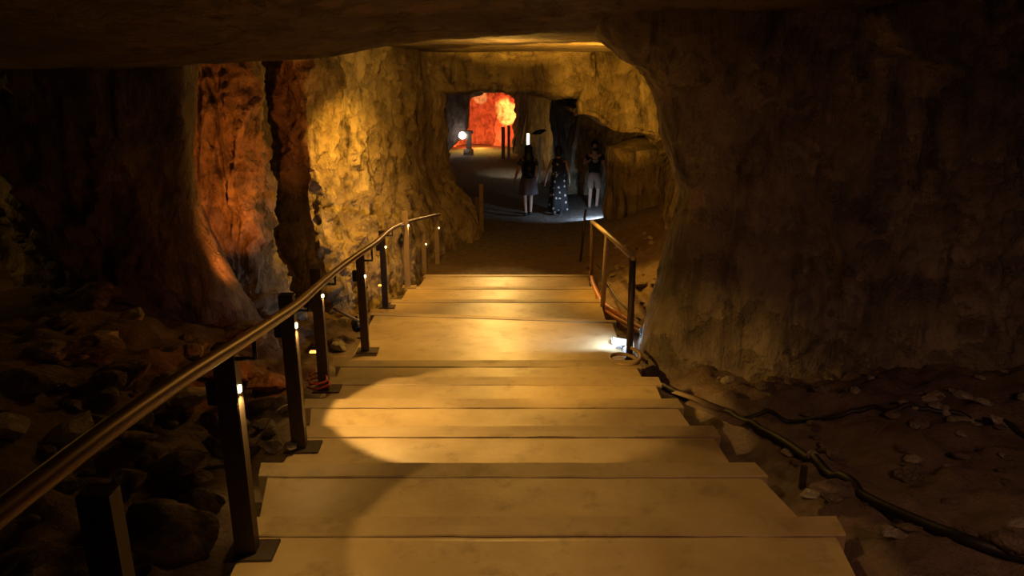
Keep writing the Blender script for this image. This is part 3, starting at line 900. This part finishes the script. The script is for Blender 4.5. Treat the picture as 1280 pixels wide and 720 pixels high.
def hair_cap(P, parent, length=0.):
    h = Vector(P['head1'])
    bm = bmesh.new(); bmesh.ops.create_uvsphere(bm, u_segments=24, v_segments=16, radius=1)
    bmesh.ops.scale(bm, vec=(.096, .112, .112), verts=bm.verts)
    bmesh.ops.translate(bm, vec=h + Vector((0, .022, .038)), verts=bm.verts)
    for f in [f for f in bm.faces if f.calc_center_median().y < h.y - .045 and f.calc_center_median().z < h.z + .075]: bm.faces.remove(f)
    if not length:
        for f in [f for f in bm.faces if f.calc_center_median().z < h.z - .03]: bm.faces.remove(f)
    for v in bm.verts: v.co += v.co.normalized() * .006 * noise.noise(v.co * 40)
    hr = from_bm('hair', bm, M['hair'], parent, True)
    if length:
        loft('hair_length', [(h + Vector((0, .05, .03)), .085, .07), (h + Vector((0, .075, -.08)), .098, .06), (h + Vector((0, .095, -.17)), .105, .055, .004), (h + Vector((0, .105, -.17 - length * .5)), .10, .045, .005), (h + Vector((0, .10, -.17 - length)), .05, .025, .004)], M['hair'], hr, 22)
def place(root, px, py, z, rz, scale):
    c = at_z(px, py, z); root.location = c; root.rotation_euler = (0, 0, rz); root.scale = (scale,) * 3

# woman walking away with a backpack
w1 = thing('person', 'woman walking away with long dark hair, black backpack and grey skirt', 'person')
P, V = body({'elR': (-.2, .05, 1.08), 'wrR': (-.2, -.02, .86), 'elL': (.25, .03, 1.09), 'wrL': (.31, -.06, .87),
             'knL': (.085, .02, .48), 'anL': (.075, .17, .12), 'toL': (.075, .05, .03), 'knR': (-.075, -.06, .475), 'anR': (-.07, -.08, .085), 'toR': (-.075, -.22, .03)}, w1)
shirt(P, w1, M['tee_green'])
loft('skirt', [((0, 0, 1.06), .125, .095), ((0, 0, .98), .155, .125), ((0, .005, .86), .185, .16, .005), ((0, .01, .70), .205, .18, .010), ((0, .015, .53), .225, .20, .014), ((0, .015, .525), .2, .18, .012)], M['skirt'], w1, 42)
shoes(P, w1); hair_cap(P, w1, .14)
bm = bmesh.new(); bm_box(bm, (0, .185, 1.13), (.27, .15, .40), None, .05)
pk = from_bm('backpack', bm, M['bag'], w1, True)
bm = bmesh.new(); bm_box(bm, (0, .265, 1.03), (.2, .05, .17), None, .02); from_bm('pocket', bm, M['bag'], pk, True)
for sg in (-1, 1):
    tube('strap', [(sg * .09, .13, 1.3), (sg * .105, .05, 1.405), (sg * .11, -.09, 1.36), (sg * .12, -.13, 1.2), (sg * .13, -.05, 1.03), (sg * .1, .12, .99)], .016, M['bag'], pk, 8, 30, (1.3, .5))
place(w1, 660, 270, 0., math.pi + .06, 1.0)

# woman in the long floral dress
w2 = thing('person', 'woman walking away in a long dark dress with pale floral pattern', 'person')
P, V = body({'elL': (.25, .03, 1.08), 'wrL': (.30, -.03, .85), 'elR': (-.245, .03, 1.08), 'wrR': (-.275, -.03, .85),
             'anL': (.08, .08, .085), 'toL': (.085, -.05, .03), 'anR': (-.08, -.06, .085), 'toR': (-.085, -.2, .03)}, w2)
loft('dress', [((0, .008, 1.385), .085, .06), ((0, .006, 1.36), .155, .085), ((0, .004, 1.27), .178, .122), ((0, .0, 1.16), .16, .115), ((0, 0, 1.05), .142, .105), ((0, 0, .93), .18, .14), ((0, .005, .7), .20, .17, .006), ((0, .01, .4), .225, .20, .012), ((0, .01, .13), .255, .225, .018), ((0, .01, .125), .22, .2, .014)], M['floral'], w2, 42)
shoes(P, w2); hair_cap(P, w2)
h = Vector(P['head1'])
loft('hair_back', [(h + Vector((0, .05, .05)), .082, .07), (h + Vector((0, .055, -.03)), .08, .065), (h + Vector((0, .05, -.1)), .05, .04)], M['hair'], w2, 18)
hw = Vector(P['wrL']) + Vector((.0, -.015, -.12))
place(w2, 697, 269, 0., math.pi - .04, .98)

# man facing the camera
m1 = thing('person', 'bearded man facing the stairs in black t-shirt with pale print and tan shorts', 'person')
P, V = body({'elL': (.25, .05, 1.09), 'wrL': (.275, -.06, .87), 'elR': (-.255, .0, 1.12), 'wrR': (-.20, -.20, 1.20),
             'knL': (.11, -.03, .475), 'knR': (-.1, -.09, .49), 'anR': (-.1, -.04, .085), 'toR': (-.115, -.18, .03)}, m1)
shirt(P, m1, M['tee_black'], .86, 1.08)
V2 = {'a': (Vector((0, 0, .98)), .15, .115), 'b': (Vector((0, 0, .86)), .16, .125)}
E2 = [('a', 'b')]
for s in 'LR':
    hp, kn = Vector(P['hip' + s]), Vector(P['kn' + s])
    V2['h' + s] = (hp.lerp(kn, .25) + Vector((.01 if s == 'L' else -.01, 0, 0)), .10, .105); V2['k' + s] = (hp.lerp(kn, .95), .085, .09)
    E2 += [('b', 'h' + s), ('h' + s, 'k' + s)]
skin_mesh('shorts', V2, E2, ['a'], M['shorts'], m1)
shoes(P, m1); hair_cap(P, m1)
h = Vector(P['head1'])
loft('beard', [(h + Vector((0, -.045, -.035)), .062, .04), (h + Vector((0, -.052, -.075)), .055, .042), (h + Vector((0, -.05, -.115)), .03, .028)], M['hair'], m1, 16)
for k, (zz, wd) in enumerate(((1.245, .13), (1.205, .15), (1.17, .10))):
    bm = bmesh.new()
    vs = [bm.verts.new((lerp(-wd / 2, wd / 2, q / 8), -.142 + .028 * (abs(lerp(-1, 1, q / 8)) ** 2), zz + dz)) for dz in (-.011, .011) for q in range(9)]
    for q in range(8): bm.faces.new((vs[q], vs[q + 1], vs[q + 10], vs[q + 9]))
    from_bm('shirt_print', bm, M['white'], m1)
place(m1, 741, 262, 0., .12, 1.02)

# ------------------------------------------------------------------ lighting
w = bpy.data.worlds.new('world'); sc.world = w; w.use_nodes = True
w.node_tree.nodes['Background'].inputs[0].default_value = (.9, .55, .6, 1)
w.node_tree.nodes['Background'].inputs[1].default_value = .006
AMB = (1., .52, .08); YEL = (1., .47, .045); WARM = (1., .58, .16); RED = (1., .065, .02); ORG = (1., .24, .03); BLUE = (.55, .75, 1.)
def point(name, loc, col, e, r=.05):
    l = bpy.data.lights.new(name, 'POINT'); l.color = col; l.energy = e; l.shadow_soft_size = r
    o = bpy.data.objects.new(name, l); COL.objects.link(o); o.location = loc; return o
def spot(name, loc, aim, col, e, ang, blend=.3, r=.03):
    l = bpy.data.lights.new(name, 'SPOT'); l.color = col; l.energy = e; l.shadow_soft_size = r
    l.spot_size = math.radians(ang); l.spot_blend = blend
    o = bpy.data.objects.new(name, l); COL.objects.link(o); o.location = loc
    o.rotation_mode = 'QUATERNION'; o.rotation_quaternion = (Vector(aim) - Vector(loc)).normalized().to_track_quat('-Z', 'Y')
    return o
# near spots on the treads
spot('spot_near', (-.2, 2.85, 3.1), (.35, 2.85, 1.34), WARM, 40, 62, .12)
spot('spot_step', (-.77, 4.6, 2.07), (-.38, 4.6, 1.25), WARM, 80, 86, .08)
spot('spot_wash', (1.0, 6.9, 3.5), at_z(640, 580, 1.2), AMB, 22, 80, .9)
spot('spot_pillar', (-.9, 4.2, 2.2), Vector((1.75, 5.8, .6)), AMB, 190, 40, 1.)
# wall washers of the middle chamber
spot('spot_wall', (-1.7, 10.1, .4), at_y(466, 70, 11.0), YEL, 1450, 92, .6)
spot('spot_wall_low', (-.9, 8.6, 3.3), at_y(450, 280, 10.), YEL, 330, 90, .9)
spot('spot_wall_end', (-1.25, 12.0, .5), at_y(520, 90, 13.6), YEL, 900, 100, .8)
spot('spot_red_wall', Vector((-2.05, 6.55, 1.2)), at_y(285, 210, 8.), ORG, 110, 62, .8)
spot('lamp_orange_foot', at_z(391, 470, 1.2) + Vector((.0, .3, .1)), at_z(380, 470, 1.2) + Vector((-.5, .55, .0)), ORG, 7, 110, .8)
# lamp behind the right pillar lighting lintel and upper right wall
spot('spot_ceiling', (2.3, 10.2, 2.5), (1.0, 13.5, 7.0), YEL, 900, 84, .12)
spot('spot_upper_right', (.7, 9.8, 2.0), at_y(790, 96, 14.8), YEL, 560, 38, .6)
spot('spot_lintel', (-.4, 9.5, 1.2), (.3, 15., 3.9), AMB, 40, 40, .9)
# chamber and stairs
point('lamp_chamber', (.3, 9.8, 3.2), AMB, 62)
spot('spot_lower_steps', (.35, 17., 2.35), at_z(625, 365, .4), WARM, 420, 30, .5, .08)
spot('spot_steps_fill', (.3, 14.2, 3.1), at_z(625, 365, .4), AMB, 260, 50, .5)
spot('spot_landing_warm', (.2, 8.2, 3.5), at_z(590, 420, .7), AMB, 290, 60, .7)
# blue white
spot('spot_landing', fl_loc + Vector((.06, .1, .12)), at_z(700, 420, .72), BLUE, 55, 90, .7)
spot('lamp_floodlit', at_z(783, 425, .95) + Vector((0, .05, .35)), at_z(780, 432, .75), BLUE, 40, 60, .7, .02)
spot('spot_bollard', at_z(757, 282, 0.) + Vector((-.12, -.05, .36)), at_z(715, 281, -.2), BLUE, 95, 104, .8)
spot('spot_bank', (.9, 9.9, 2.6), at_z(805, 375, .4), YEL, 170, 62, .8)
spot('spot_far_floor', at_y(650, 125, 23), at_z(638, 218, 0), (1., .82, .55), 130, 44, .9)
spot('spot_far_rock', at_y(658, 160, 23.5), at_y(670, 150, 26), YEL, 60, 120, .8)
# red chamber
spot('spot_red', (-.5, 32.9, .25), (-.3, 35., 1.6), RED, 420, 140, .5)
spot('spot_red_high', (.6, 33., .3), (.6, 35., 2.4), RED, 260, 120, .5)
spot('spot_yellow', (.5, 33.0, 1.2), (1.25, 34.8, 1.6), (1., .58, .12), 520, 44, .5)
point('lamp_yellow_low', (-.1, 33.9, .25), (1., .55, .07), 28, .1)
spot('spot_yellow_high', (-.5, 33.0, 1.3), (-.2, 35.0, 1.95), (1., .62, .2), 420, 15, .5)
spot('spot_yellow_floor', (-.3, 32.8, 1.3), (-.2, 32.5, 0), (1., .62, .10), 160, 120, .7)
# dim lamp in the side passage behind the left pillar
point('lamp_side', (-5.5, 7.5, 2.5), AMB, 5)
spot('spot_side_right', (5.0, 3.4, 2.2), at_y(1240, 445, 5.0), AMB, 5, 26, .9)
# post strips
for i, e in ((1, 1.2), (2, 1.2), (3, .5), (4, .5), (5, .5), (6, .5)):
    b = bases[i]
    spot('spot_post', b + Vector((WD[i] / 2 + .022, -.012, HT[i] - .205)), b + Vector((WD[i] / 2 - .02, -.012, 0)), WARM, e * 8, 120, .7, .004)
# added fill lights behind the camera, lifting the dark rock and right slope
point('fill_behind_camera', (.5, -2., 4.0), (1., .55, .5), 3.5, .4)
spot('fill_right_slope', (1.6, -1.0, 4.3), (2.3, 3.3, .6), (1., .48, .26), 140, 78, 1., .3)
